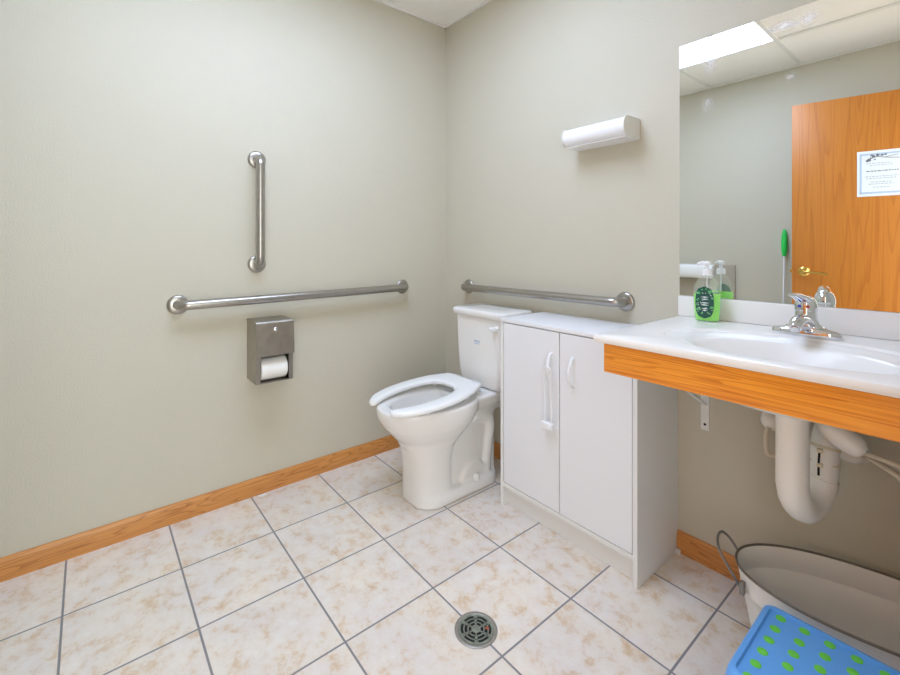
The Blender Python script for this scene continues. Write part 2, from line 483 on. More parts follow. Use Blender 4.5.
for a0, a1, z, h in ((.36, .47, 1.612, .0022), (.375, .475, 1.600, .002), (.36, .50, 1.563, .0055), (.355, .50, 1.532, .0022), (.36, .49, 1.520, .0022), (.38, .47, 1.498, .0022), (.37, .48, 1.486, .0022), (.39, .46, 1.466, .0022)):
    bm = new(); a = a0
    while a < a1:
        w = random.uniform(.006, .016); dbox(bm, a, min(a + w, a1), .0014, .0017, z, z + h); a += w + .004
    obj('text_line', bm, 'ink', nt_, smooth=0)

# ------------------------------------------------------------------ ceiling troffer
tl = thing('ceiling_light', ((LX0 + LX1) / 2, (LY0 + LY1) / 2, H), 'recessed rectangular ceiling light with white lens, seen in the mirror', 'ceiling light')
bm = new()
for x0, x1, y0, y1 in ((LX0, LX0 + .012, LY0, LY1), (LX1 - .012, LX1, LY0, LY1), (LX0 + .012, LX1 - .012, LY0, LY0 + .012), (LX0 + .012, LX1 - .012, LY1 - .012, LY1)):
    box(bm, x0, x1, y0, y1, H - 0.004, H + 0.06)
box(bm, LX0, LX1, LY0, LY1, H + 0.06, H + 0.075)
obj('frame', bm, 'tbar', tl, smooth=0)
bm = new(); box(bm, LX0 + .0125, LX1 - .0125, LY0 + .0125, LY1 - .0125, H - 0.001, H + 0.004); obj('lens', bm, 'lens', tl, smooth=0)

# ------------------------------------------------------------------ mirror
mr = thing('mirror', (COUNTER_L, 0, 0.93), 'large frameless wall mirror above the white sink counter', 'mirror')
bm = new(); box(bm, COUNTER_L, 2.125, -0.006, -0.0005, 0.9305, 1.829); obj('glass', bm, 'mirror', mr, smooth=0)
for x in (1.466, 2.02):
    bm = new(); box(bm, x - .011, x + .011, -0.010, -0.0063, 1.815, 1.828, .001); box(bm, x - .007, x + .007, -0.010, 0, 1.8292, 1.838, .001)
    obj('clip', bm, 'clear', mr)

# ------------------------------------------------------------------ grab bars
def grab_bar(name, a, b, nrm, label, group=None, r=0.0188, off=0.057):
    a, b, nrm = Vector(a), Vector(b), Vector(nrm)
    d = (b - a).normalized()
    t = thing(name, (a + b) / 2, label, 'grab bar', 'stainless grab bars')
    cr = 0.036
    pts = [a + nrm * 0.004]
    for k in range(0, 9):
        th = PI / 2 * k / 8
        pts.append(a + nrm * (off - cr) + nrm * cr * math.sin(th) + d * cr * (1 - math.cos(th)))
    n2 = []
    for k in range(8, -1, -1):
        th = PI / 2 * k / 8
        n2.append(b + nrm * (off - cr) + nrm * cr * math.sin(th) - d * cr * (1 - math.cos(th)))
    bm = new(); tube(bm, pts + n2 + [b + nrm * 0.004], r, 20); obj('bar', bm, 'steel', t, smooth=60)
    for c in (a, b):
        bm = new(); lathe(bm, [(0.0385, 0.0004), (0.0385, 0.004), (0.036, 0.008), (0.030, 0.011), (0.020, 0.0125), (0.0, 0.0125)], c, nrm, 36)
        obj('flange', bm, 'steel', t)
    return t
grab_bar('grab_bar', (0, -1.386, 0.872), (0, -0.311, 0.884), (1, 0, 0), 'long horizontal stainless grab bar on the left wall above the tissue dispenser')
grab_bar('grab_bar', (0, -1.083, 1.029), (0, -1.083, 1.494), (1, 0, 0), 'short vertical stainless grab bar on the left wall')
grab_bar('grab_bar', (0.213, 0, 0.882), (1.153, 0, 0.886), (0, -1, 0), 'horizontal stainless grab bar on the back wall above the toilet tank')

# ------------------------------------------------------------------ toilet tissue dispenser
DY, DW, DZ0, DZ1, DX = -1.124, 0.154, 0.527, 0.788, 0.150
td = thing('tissue_dispenser', (0, DY + DW / 2, DZ0), 'stainless steel toilet tissue dispenser box on the left wall', 'tissue dispenser')
bm = new()
tt = 0.0035
zo = 0.644
box(bm, 0.0005, DX - 0.012, DY, DY + tt, DZ0, DZ1 - .004)             # sides
box(bm, 0.0005, DX - 0.012, DY + DW - tt, DY + DW, DZ0, DZ1 - .004)
box(bm, 0.0005, 0.004, DY + tt, DY + DW - tt, DZ0, DZ1 - .004)
box(bm, 0.0005, DX - 0.012, DY + tt, DY + DW - tt, DZ0, DZ0 + tt)
box(bm, DX - 0.015, DX - 0.012, DY + tt, DY + 0.018, DZ0 + tt, zo + .02)
box(bm, DX - 0.015, DX - 0.012, DY + DW - 0.018, DY + DW - tt, DZ0 + tt, zo + .02)
box(bm, 0.0045, DX - 0.016, DY + tt, DY + DW - tt, zo + .012, zo + .0155)
obj('housing', bm, 'steel_flat', td)
bm = new()
prism(bm, [(0.001, DZ1 - .004), (0.001, DZ1), (DX - 0.012, DZ1), (DX - 0.006, DZ1 - .006), (DX + 0.004, zo), (DX - 0.006, zo - .002), (DX - 0.0115, zo + .004), (DX - 0.0115, DZ1 - .012), (DX - 0.014, DZ1 - .0035)], 'Y', DY - 0.002, DY + DW + 0.002, 0.001, 1)
door_ = obj('cover', bm, 'steel_flat', td)
bm = new(); lathe(bm, [(0.0085, 0), (0.0085, .003), (0.006, .005), (0, .0055)], (DX - 0.0045, DY + DW / 2, DZ1 - .035), (1, 0, 0.05), 18); obj('lock_knob', bm, 'chrome', door_)
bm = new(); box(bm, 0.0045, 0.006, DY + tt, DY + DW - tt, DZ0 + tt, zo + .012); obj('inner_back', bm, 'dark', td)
tr = thing('toilet_paper_roll', (0.087, DY + DW / 2, 0.581), 'white toilet paper roll inside the stainless dispenser', 'toilet paper')
bm = new()
R_ = 0.048
yA, yB = DY + 0.022, DY + DW - 0.022
lathe(bm, [(0.02, 0), (R_ - .003, 0), (R_, .003), (R_, yB - yA - .003), (R_ - .003, yB - yA), (0.02, yB - yA)], (0.093, yA, 0.581), (0, 1, 0), 40, caps=False)
obj('paper_sheets', bm, 'paper', tr)
bm = new(); lathe(bm, [(0.0199, -.001), (0.0199, yB - yA + .001), (0.018, yB - yA + .001), (0.018, -.001), (0.0199, -.001)], (0.093, yA, 0.581), (0, 1, 0), 24, caps=False)
obj('core', bm, mat('cardboard', (190, 160, 120), .9), tr)
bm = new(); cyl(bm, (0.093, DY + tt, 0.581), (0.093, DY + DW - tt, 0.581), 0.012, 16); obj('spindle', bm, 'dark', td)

# ------------------------------------------------------------------ vanity light above the grab bar (unlit)
VX0, VX1, VZ0, VZ1, VD = 0.929, 1.213, 1.524, 1.604, 0.122
def dprof(g=0.0):
    return [(-0.0005, VZ0 + g), (-0.0005, VZ1 - g)] + [(-0.088 - (VD - 0.088 - g) * math.sin(PI * k / 10), (VZ0 + VZ1) / 2 + ((VZ1 - VZ0) / 2 - g) * math.cos(PI * k / 10)) for k in range(0, 11)]
vl = thing('wall_light', ((VX0 + VX1) / 2, 0, VZ0), 'white horizontal wall light with rounded diffuser, unlit, on the back wall', 'wall light')
bm = new(); prism(bm, dprof(0.0005), 'X', VX1 - 0.006, VX1, 0.0015, 2); obj('end_cap', bm, 'cap', vl)
bm = new(); prism(bm, dprof(0.0005), 'X', VX0, VX0 + 0.006, 0.0015, 2); obj('end_cap', bm, 'cap', vl)
bm = new(); prism(bm, dprof(0.004), 'X', VX0 + 0.0062, VX1 - 0.0062); obj('diffuser', bm, 'diffuser', vl)
bm = new(); box(bm, VX0 + 0.0062, VX1 - 0.0062, -0.094, -0.0005, VZ0 - .001, VZ0 + .0035); obj('base_pan', bm, 'diffuser', vl)

# ------------------------------------------------------------------ toilet
TX = 0.493
to = thing('toilet', (TX, -0.33, 0), 'white floor-mounted toilet with open-front seat in the corner', 'toilet')
bm = new()
def egg(z, hw, yb, yf, e=2.3, n=48):
    """closed outline, half width hw, from back yb to front yf"""
    return [(x, y, z) for x, y in sell(TX, (yb + yf) / 2, hw, (yb - yf) / 2, n, e)]
def eggf(z, hw, yb, yf, n=48):
    """egg with its widest point towards the back"""
    out = []; ym = yb + (yf - yb) * 0.44
    for k in range(n):
        t = 2 * PI * k / n; c, s = math.cos(t), math.sin(t)
        x = TX + hw * math.copysign(abs(c) ** 0.88, c)
        y = ym + (yb - ym) * (abs(s) ** 0.8) if s > 0 else ym + (yf - ym) * (abs(s) ** 0.92)
        out.append((x, y, z))
    return out
rings = [egg(0.0, .106, -.40, -.600, 2.8), egg(0.03, .105, -.40, -.600, 2.8), egg(0.10, .101, -.405, -.600, 2.8), egg(0.18, .101, -.40, -.606, 2.7), egg(0.235, .106, -.385, -.618, 2.6),
         eggf(0.275, .124, -.345, -.642), eggf(0.31, .147, -.31, -.676), eggf(0.345, .165, -.28, -.708), eggf(0.375, .174, -.262, -.726), eggf(0.395, .176, -.258, -.732), eggf(0.420, .176, -.258, -.733), eggf(0.4285, .172, -.262, -.729),
         eggf(0.4295, .135, -.32, -.690), eggf(0.420, .122, -.335, -.672), eggf(0.36, .112, -.345, -.655), eggf(0.30, .085, -.37, -.61), eggf(0.25, .04, -.42, -.54), eggf(0.24, .015, -.46, -.50)]
loft(bm, rings)
# foot plate
rr = [[(TX + x, y, z) for x, y in rrect(-.12 + g, .12 - g, -.600 + g, -.128 - g, .095)] for z, g in ((0.0, .003), (0.004, 0), (0.040, .002), (0.052, .010))]
loft(bm, rr)
# trapway, wide enough to bulge out on both flanks
tw = crom([(TX, -.30, .330), (TX, -.25, .322), (TX, -.205, .300), (TX, -.192, .255), (TX, -.205, .19), (TX, -.215, .12), (TX, -.222, .02)], 6)
tube(bm, tw, [.046 + .010 * math.exp(-((i - 14) / 7.0) ** 2) for i in range(len(tw))], 24, True, flat=.104, side=(1, 0, 0))
# low rounded boss round the floor bolts
prism(bm, [(-.30 + .082 * math.cos(PI * k / 14), .03 + .098 * math.sin(PI * k / 14)) for k in range(15)], 'X', TX - .098, TX + .098)
# web between bowl, trapway and foot
box(bm, TX - .083, TX + .083, -.45, -.16, .03, .345)
# tank shelf
rr = [[(TX + x, y, z) for x, y in rrect(-w, w, -.36, -.045, .05)] for z, w in ((.325, .080), (.350, .100), (.380, .122), (.415, .130), (.424, .126))]
loft(bm, rr)
bowl = obj('bowl', bm, 'china', to, smooth=180)
md = bowl.modifiers.new('fuse', 'REMESH'); md.mode = 'VOXEL'; md.voxel_size = 0.006; md.use_smooth_shade = True
md = bowl.modifiers.new('glaze', 'SMOOTH'); md.factor = 0.5; md.iterations = 5
# seat
outR = [(.0715, -.737), (.082, -.744), (.105, -.733), (.140, -.695), (.168, -.625), (.180, -.54), (.178, -.45), (.162, -.365), (.138, -.312), (.122, -.282), (.1185, -.2685), (.108, -.2645), (.05, -.263), (0, -.263)]
inR = [(.068, -.728), (.072, -.705), (.088, -.665), (.104, -.60), (.110, -.53), (.104, -.46), (.085, -.41), (.045, -.382), (0, -.376)]
def resamp(P, n):
    P = crom([(x, y, 0) for x, y in P], 12); L_ = [0]
    for a, b in zip(P, P[1:]): L_.append(L_[-1] + (b - a).length)
    out = []; j = 0
    for i in range(n):
        s = L_[-1] * i / (n - 1)
        while j < len(P) - 2 and L_[j + 1] < s: j += 1
        f = (s - L_[j]) / max(L_[j + 1] - L_[j], 1e-9); out.append(P[j].lerp(P[j + 1], f))
    return out
o_, i_ = resamp(outR, 44), resamp(inR, 44)
prs = [(a, b) for a, b in zip(o_, i_)]
prs = prs + [(Vector((-a.x, a.y, 0)), Vector((-b.x, b.y, 0))) for a, b in reversed(prs[:-1])]
def seat_z(y): return .4545 + (y + .742) / .474 * .027
def seat_dx(y): return -.016 * (y + .742) / .474
secs = []
for a, b in prs:
    d = b - a; sec = []
    for f, h in ((0.0, .008), (.03, .002), (.10, 0), (.90, 0), (.97, .003), (1.0, .009), (.99, .017), (.93, .0205), (.80, .022), (.20, .022), (.07, .0195), (.01, .014)):
        q = a + d * f; sec.append((TX + .004 + seat_dx(q.y) + q.x, q.y, seat_z(q.y) - .022 + h))
    secs.append(sec)
bm = new(); loft(bm, secs); seat = obj('seat', bm, 'seat', to, smooth=50)
for sx in (-.075, .075):
    bm = new(); cyl(bm, (TX - .012 + sx - .02, -.255, .462), (TX - .012 + sx + .02, -.255, .462), .011, 16); cyl(bm, (TX - .012 + sx, -.25, .415), (TX - .012 + sx, -.254, .462), .010, 14)
    obj('seat_hinge', bm, 'seat', to)
for sx, yy in ((-.14, -.60), (.14, -.60), (-.13, -.36), (.11, -.36)):
    bm = new(); cyl(bm, (TX + sx, yy, .426), (TX + sx, yy, seat_z(yy) - .0215), .009, 12); obj('bumper', bm, 'white_plastic', seat)
# tank
bm = new()
KX = 0.511
def rr3(z, hw, y0, y1, r): return [(KX + x, y, z) for x, y in rrect(-hw, hw, y0, y1, r)]
loft(bm, [rr3(.424, .110, -.175, -.04, .03), rr3(.432, .138, -.197, -.03, .035), rr3(.455, .153, -.207, -.025, .04), rr3(.50, .160, -.210, -.02, .04), rr3(.60, .165, -.213, -.017, .035), rr3(.765, .170, -.215, -.014, .03)])
tank = obj('tank', bm, 'china', to, smooth=50)
bm = new()
loft(bm, [rr3(.766, .176, -.222, -.012, .03), rr3(.770, .185, -.228, -.010, .032), rr3(.790, .187, -.230, -.008, .032), rr3(.798, .184, -.227, -.011, .03), rr3(.802, .173, -.215, -.022, .025), rr3(.803, .10, -.15, -.08, .02)])
obj('tank_lid', bm, 'china', to, smooth=60)
bm = new()
lathe(bm, [(.014, 0), (.014, .006), (.009, .010), (.008, .018), (0, .018)], (KX + .132, -.2135, .727), (0, -1, 0), 20)
tube(bm, crom([(KX + .132, -.2295, .727), (KX + .122, -.231, .727), (KX + .108, -.231, .7265)], 5), [.010] * 6 + [.008] * 5, 12)
obj('flush_lever', bm, 'seat', to)
bm = new()
for k in range(6): box(bm, KX - .022 + k * .007, KX - .018 + k * .007 + random.uniform(0, .002), -.2143, -.2135, .645 + random.uniform(-.002, .002), .652 + random.uniform(0, .003))
box(bm, KX - .02, KX + .012, -.2143, -.2135, .636, .6395)
obj('maker_mark', bm, 'paper_blue', tank, smooth=0)
for s in (-1, 1):
    bm = new(); lathe(bm, [(.0155, 0), (.0155, .010), (.013, .020), (.007, .026), (0, .027)], (TX + s * .105, -.30, .048), (0, 0, 1), 18); obj('bolt_cap', bm, 'china', to)
bm = new()
box(bm, TX - .1058, TX - .1028, -.548, -.530, .045, .085); obj('sticker', bm, 'sticker', bowl, smooth=0)

# ------------------------------------------------------------------ storage cabinet
CX0, CX1, CY, CT = 0.746, 1.356, -0.296, 0.800
cb = thing('storage_cabinet', ((CX0 + CX1) / 2, -0.15, 0), 'white two-door laminate storage cabinet between the toilet and the sink', 'cabinet')
t_ = 0.0155
bm = new(); box(bm, CX0, CX0 + t_, CY, -0.0008, 0, CT - t_, .0006, 1); obj('side_panel', bm, 'laminate_side', cb)
bm = new(); box(bm, CX1 - t_, CX1, CY, -0.0008, 0, CT - t_, .0006, 1); obj('side_panel', bm, 'laminate_side', cb)
bm = new(); box(bm, CX0, CX1, CY, -0.001, CT - t_ + .0002, CT, .0012, 2); obj('top_panel', bm, 'laminate', cb)
bm = new(); box(bm, CX0 + t_, CX1 - t_, CY + .001, -0.02, .085, .1005); obj('bottom_shelf', bm, 'laminate_side', cb)
bm = new(); box(bm, CX0 + t_, CX1 - t_, CY + .030, CY + .045, 0.0, .085); obj('kick_board', bm, 'laminate_side', cb)
bm = new(); box(bm, CX0 + t_, CX1 - t_, -0.02, -0.016, .1005, CT - t_); obj('back_panel', bm, 'laminate_side', cb)
GX = 1.0515
for dx0, dx1, hx in ((CX0 + t_ + .003, GX - .0022, 1.0145), (GX + .0022, CX1 - t_ - .003, 1.112)):
    bm = new(); box(bm, dx0, dx1, CY + .001, CY + .0165, .103, CT - t_ - .0035, .0008, 1); dr = obj('door', bm, 'laminate', cb)
    bm = new()
    hz0, hz1 = .585, .703
    tube(bm, crom([(hx, CY + .0012, hz0 + .004), (hx, CY - .010, hz0 + .010), (hx, CY - .022, hz0 + .035), (hx, CY - .026, (hz0 + hz1) / 2), (hx, CY - .022, hz1 - .035), (hx, CY - .010, hz1 - .010), (hx, CY + .0012, hz1 - .004)], 6), .0048, 12, True, flat=.0062, side=(1, 0, 0))
    obj('handle', bm, 'white_plastic', dr)
bm = new(); box(bm, CX1 + .002, CX1 + .016, -.028, -.014, 0, .016, .002); tag(obj('plastic_foot', bm, 'white_plastic', loc=(CX1 + .009, -.02, 0)), 'tiny white plastic foot on the floor at the back corner of the cabinet', 'plastic foot')
# sliding lock hanging from the left handle
lk = thing('cabinet_lock', (1.0145, CY - .02, .425), 'white sliding child lock hanging from the left cabinet door handle', 'cabinet lock')
hx = 1.0145
bm = new()
U = [(hx - .0145, CY - .020, .438)] + [(hx - .0145 + .0, CY - .021, .56), (hx - .0145, CY - .024, .634)] + [(hx - .0145 * math.cos(PI * k / 8), CY - .0185 - .008, .636 + .014 * math.sin(PI * k / 8)) for k in range(1, 8)] + [(hx + .0145, CY - .024, .634), (hx + .0145, CY - .021, .56), (hx + .0145, CY - .020, .438)]
tube(bm, U, .0044, 10); obj('shackle', bm, 'white_plastic', lk)
bm = new(); box(bm, hx - .028, hx + .024, CY - .031, CY - .009, .413, .439, .003, 3); slide = obj('slider', bm, 'white_plastic', lk)
bm = new(); box(bm, hx + .010, hx + .0215, CY - .0335, CY - .0305, .418, .434, .001, 2); obj('release_button', bm, 'white_plastic', slide)

# ------------------------------------------------------------------ sink counter
CF = -0.558; CTH = 0.0205; CR = XR - .001
ct = thing('sink_counter', (1.78, -0.02, ZC - .1), 'white cultured-marble sink counter with oval basin and oak apron', 'sink counter')
# top: a grid sheet whose height dips into the basin
BX, BY, BA, BB = 1.752, -0.330, 0.290, 0.182
def basin(x, y):
    r = math.hypot((x - BX) / BA, (y - BY) / BB)
    if r > 1.0: return 0.0
    def sm(a, b, v): v = min(max((v - a) / (b - a), 0), 1); return v * v * (3 - 2 * v)
    z = -0.006 * sm(1.0, 0.955, r)                    # fine step at the outer edge
    z -= 0.010 * sm(0.955, 0.70, r)                   # gently sloping ledge
    z -= 0.118 * sm(0.735, 0.25, r) ** 0.75              # bowl
    return z
bm = new()
NR, NA = 44, 120
x0c, x1c, y0c, y1c = COUNTER_L, CR, CF, -0.001
def outer(t):
    c, s = math.cos(t), math.sin(t)
    k = 1e9
    if c > 1e-9: k = min(k, (x1c - BX) / c)
    if c < -1e-9: k = min(k, (x0c - BX) / c)
    if s > 1e-9: k = min(k, (y1c - BY) / s)
    if s < -1e-9: k = min(k, (y0c - BY) / s)
    return Vector((BX + k * c, BY + k * s, ZC))
angs = [2 * PI * k / NA for k in range(NA)]
for cxn, cyn in ((x0c, y0c), (x0c, y1c), (x1c, y0c), (x1c, y1c)):
    a = math.atan2(cyn - BY, cxn - BX) % (2 * PI)
    i = min(range(NA), key=lambda q: abs(((angs[q] - a + PI) % (2 * PI)) - PI)); angs[i] = a
rr = []
fr = [0.02, .06, .1, .15, .2, .25, .3, .35, .4, .45, .5, .54, .58, .61, .64, .66, .68, .70, .72, .74, .76, .79, .82, .85, .88, .91, .935, .95, .96, .97, .98, .99, 1.0, 1.01]
for f in fr:
    row = []
    for a in angs:
        # the same direction on the ellipse
        dx, dy = math.cos(a), math.sin(a); k = 1 / math.hypot(dx / BA, dy / BB)
        x, y = BX + dx * k * f, BY + dy * k * f
        row.append((x, y, ZC + basin(x, y)))
    rr.append(row)
edge = [outer(a) for a in angs]
def inset(p, g, z): return (min(max(p.x, x0c + g), x1c - g), min(max(p.y, y0c + g), y1c), z)
rr += [[inset(p, .006, ZC) for p in edge], [inset(p, .002, ZC - .0016) for p in edge], [inset(p, 0, ZC - .006) for p in edge], [inset(p, 0, ZC - CTH + .004) for p in edge], [inset(p, .003, ZC - CTH) for p in edge]]
# underside: flat rim, then the outside of the bowl
for f, dz in ((1.0, 0), (.92, 0), (.84, -.04), (.7, -.095), (.5, -.125), (.3, -.136), (.12, -.138)):
    row = []
    for a in angs:
        dx, dy = math.cos(a), math.sin(a); k = 1 / math.hypot(dx / BA, dy / BB)
        row.append((BX + dx * k * f, BY + dy * k * f, ZC - CTH + dz))
    rr.append(row)
loft(bm, rr, True, True)
obj('countertop', bm, 'marble', ct, smooth=40)
bm = new(); box(bm, x0c, CR, -0.0205, -0.0008, ZC + .0002, .9295, .003, 2); obj('backsplash', bm, 'marble', ct)
bm = new(); box(bm, 1.386, CR, -0.540, -0.5215, .7535, ZC - CTH - .0002, .0012, 2); obj('apron', bm, 'oak_fascia', ct)
bm = new(); lathe(bm, [(.022, 0), (.022, .002), (.016, .004), (.012, .002), (0, .002)], (BX, BY, ZC - .1305), (0, 0, 1), 24); obj('drain_ring', bm, 'chrome', ct)

# bracket on the wall under the counter
bk = thing('shelf_bracket', (1.448, 0, .47), 'white steel angle bracket on the wall under the sink counter', 'bracket')
bm = new(); box(bm, 1.434, 1.462, -.0045, -.0005, .466, ZC - CTH - .004, .001, 1); wl = obj('wall_leg', bm, 'enamel', bk)
bm = new(); box(bm, 1.434, 1.462, -.52, -.005, ZC - CTH - .004, ZC - CTH - .0004, .001, 1); obj('top_leg', bm, 'enamel', bk)
bm = new()
a, b = Vector((1.448, -.0045, .556)), Vector((1.448, -.512, ZC - CTH - .004)); d = (b - a).normalized(); w = Vector((0, d.z, -d.y))
A = [a + Vector((sx * .008, 0, 0)) + w * sy * .002 for sx, sy in ((-1, -1), (1, -1), (1, 1), (-1, 1))]; B = [p + (b - a) for p in A]
loft(bm, [A, B]); obj('brace', bm, 'enamel', bk)
for zz in (.487, .60):
    bm = new(); lathe(bm, [(.0045, 0), (.0045, .0006), (0, .0006)], (1.448, -.0045, zz), (0, -1, 0), 14); obj('screw', bm, 'dark', wl)

# ------------------------------------------------------------------ faucet
FX, FY = 1.751, -0.118
fc = thing('faucet', (FX, FY, ZC), 'chrome single-lever faucet on the sink counter', 'faucet')
bm = new()
def ov(z, a, b, cx=FX, cy=FY, e=3.0): return [(x, y, z) for x, y in sell(cx, cy, a, b, 40, e)]
loft(bm, [ov(ZC, .077, .025), ov(ZC + .004, .078, .026), ov(ZC + .014, .077, .0255), ov(ZC + .019, .073, .023), ov(ZC + .023, .050, .022, e=2.4), ov(ZC + .036, .030, .022, e=2.1), ov(ZC + .050, .026, .024, e=2), ov(ZC + .066, .025, .025, e=2), ov(ZC + .070, .0245, .0245, e=2)])
obj('body', bm, 'chrome', fc, smooth=50)
bm = new()
sp = crom([(FX, FY - .005, ZC + .030), (FX, FY - .035, ZC + .046), (FX, FY - .070, ZC + .050), (FX, FY - .100, ZC + .044), (FX, FY - .112, ZC + .034)], 6)
tube(bm, sp, [.019 - .007 * min(i / 20, 1) for i in range(len(sp))], 20, True, flat=[.025 - .010 * min(i / 20, 1) for i in range(len(sp))], side=(1, 0, 0))
spout = obj('spout', bm, 'chrome', fc, smooth=50)
bm = new(); lathe(bm, [(.0105, 0), (.0105, .012), (.008, .012), (.008, .002)], (FX, FY - .108, ZC + .024), (0, 0, 1), 20, False); obj('aerator', bm, 'chrome', spout)
bm = new()
# lever: a domed cap drawn out upwards to the front
lathe(bm, [(.0262, .0705), (.0265, .076), (.0255, .090), (.021, .103), (.012, .111), (0, .114)], (FX, FY, ZC), (0, 0, 1), 32)
lv = crom([(FX, FY + .008, ZC + .092), (FX - .004, FY - .02, ZC + .104), (FX - .010, FY - .05, ZC + .114), (FX - .014, FY - .075, ZC + .119)], 6)
tube(bm, lv, [.016 - .0115 * i / (len(lv) - 1) for i in range(len(lv))], 16, True, flat=[.023 - .012 * i / (len(lv) - 1) for i in range(len(lv))], side=(1, 0, 0))
lever = obj('lever', bm, 'chrome', fc, smooth=60)
bm = new(); lathe(bm, [(.0042, 0), (.0042, .0012), (0, .0015)], (FX + .009, FY - .0252, ZC + .084), (.33, -1, .1), 14); obj('hot_mark', bm, 'red_dot', lever)
bm = new(); lathe(bm, [(.0042, 0), (.0042, .0012), (0, .0015)], (FX - .009, FY - .0252, ZC + .084), (-.33, -1, .1), 14); obj('cold_mark', bm, 'blue_dot', lever)

# ------------------------------------------------------------------ soap bottle
SX, SY = 1.478, -0.066
sb = thing('soap_bottle', (SX, SY, ZC), 'clear pump bottle of green hand soap with dark green label beside the basin', 'soap bottle')
SA = math.radians(14)
def sp2(x, y, z):
    return (SX + x * math.cos(SA) - y * math.sin(SA), SY + x * math.sin(SA) + y * math.cos(SA), ZC + z)
def sring(z, a, b, e=2.6): return [sp2(x, y, z) for x, y in sell(0, 0, a, b, 40, e)]
prof = [(.0005, .033, .018), (.004, .036, .021), (.03, .0385, .023), (.07, .0405, .0245), (.100, .0400, .024), (.122, .036, .022), (.138, .027, .019), (.148, .0165, .0155), (.156, .0125, .0125)]
bm = new(); loft(bm, [sring(z, a, b, 2.6 if z < .13 else 2.1) for z, a, b in prof]); obj('bottle', bm, 'clear', sb, smooth=60)
bm = new(); loft(bm, [sring(z, a - .0022, b - .0022) for z, a, b in ((.003, .033, .018), (.006, .036, .021), (.03, .0385, .023), (.07, .0405, .0245), (.092, .0402, .0242))]); obj('liquid', bm, 'liquid', sb, smooth=60)
bm = new()
lathe(bm, [(.0145, .153), (.0145, .170), (.012, .173), (.006, .174), (.005, .186), (.010, .187), (.012, .190), (.012, .196), (.008, .199), (0, .1995)], (SX, SY, ZC), (0, 0, 1), 24)
tube(bm, [sp2(0, 0, .193), sp2(-.014, -.006, .194), sp2(-.026, -.011, .190)], [.0065, .0055, .0045], 12)
obj('pump', bm, 'seat', sb)
bm = new(); cyl(bm, (SX, SY, ZC + .012), (SX, SY, ZC + .155), .0022, 8); obj('dip_tube', bm, 'white_plastic', sb)
# label: an oval patch wrapped on the front face
def surf(u, z, off=.0006):
    k = [p for p in prof]
    for (z0, a0, b0), (z1, a1, b1) in zip(k, k[1:]):
        if z0 <= z <= z1:
            f = (z - z0) / (z1 - z0); a, b = a0 + (a1 - a0) * f, b0 + (b1 - b0) * f; break
    c = max(-1, min(1, u / a)); y = -b * (1 - abs(c) ** 2.6) ** (1 / 2.6)
    return sp2(u * (1 + off / a * 1), y - off, z)
def patch(bm, u0, z0, ru, rz, off=.0006, nu=10, nz=14, e=2.6, thick=True):
    g = []
    for j in range(nz + 1):
        zz = -1 + 2 * j / nz; wv = (1 - abs(zz) ** e) ** (1 / e) if abs(zz) < 1 else 0.05
        g.append([bm.verts.new(surf(u0 + ru * wv * (-1 + 2 * i / nu), z0 + rz * zz, off)) for i in range(nu + 1)])
    for j in range(nz):
        for i in range(nu): bm.faces.new((g[j][i], g[j][i + 1], g[j + 1][i + 1], g[j + 1][i]))
bm = new(); patch(bm, -.005, .064, .0265, .053, .0007); lab = obj('label', bm, 'label_green', sb)
bm = new()
for u, z, r in ((-.022, .095, .006), (.010, .100, .006), (-.012, .106, .003), (.018, .078, .004), (-.025, .072, .004), (.016, .048, .006), (-.022, .042, .006), (-.012, .028, .004), (.008, .028, .004), (-.026, .055, .003), (.0, .108, .003)):
    patch(bm, u, z, r, r * .8, .0011, 4, 6, 2)
obj('leaf_print', bm, 'leaf_green', lab)
bm = new()
for z, w in ((.082, .012), (.075, .012), (.063, .013), (.056, .012), (.044, .010), (.038, .008)):
    patch(bm, -.004, z, w, .0022, .0012, 6, 2, 8)
for k in range(26): patch(bm, random.uniform(-.026, .018), random.uniform(.028, .104), .0014, .0014, .0013, 2, 3, 2)
obj('label_text', bm, 'label_white', lab)
bm = new()
g = []
for j in range(3):
    g.append([])
    for i in range(9):
        u = -.012 + .003 * i; z = .070 + .009 * j; a, b = .0403, .0244
        y = b * (1 - abs(u / a) ** 2.6) ** (1 / 2.6); g[-1].append(bm.verts.new(sp2(u, y + .0006, z)))
for j in range(2):
    for i in range(8): bm.faces.new((g[j][i], g[j][i + 1], g[j + 1][i + 1], g[j + 1][i]))
obj('back_label', bm, 'label_blue', sb)

# ------------------------------------------------------------------ pipes under the sink
sd = thing('drain_pipe', (1.755, -.27, .42), 'thick white padded drain trap hanging under the sink', 'drain pipe')
bm = new()
PX, PY = 1.757, -0.28
tp = [(PX, PY, ZC - CTH - .140), (PX, PY, .60), (PX, PY, .50)]
jb = [(PX + .0036 * k, PY + .068 * (1 - math.cos(PI * k / 10)), .488 - .062 * math.sin(PI * k / 10)) for k in range(0, 11)]
lathe(bm, [(.046, .0), (.046, .012), (.036, .016)], (PX, PY, ZC - CTH - .156), (0, 0, 1), 28)
tube(bm, tp + jb[1:], .0345, 24); obj('padded_bend', bm, 'pvc', sd, smooth=60)
q0_ = Vector(jb[-1])
bm = new()
tube(bm, crom([q0_ + Vector((0, 0, -.004)), q0_ + Vector((.002, 0, .04)), q0_ + Vector((.003, .004, .075)), q0_ + Vector((.004, .022, .108)), q0_ + Vector((.005, .06, .122)), q0_ + Vector((.006, .139, .124))], 6), .0315, 22)
up = obj('wall_arm', bm, 'pvc', sd, smooth=60)
bm = new(); tube(bm, crom([q0_ + Vector((-.0035, -.0325, .015)), q0_ + Vector((-.003, -.0325, .05)), q0_ + Vector((-.002, -.028, .082))], 4), .0025, 8); obj('slit', bm, 'dark', up)
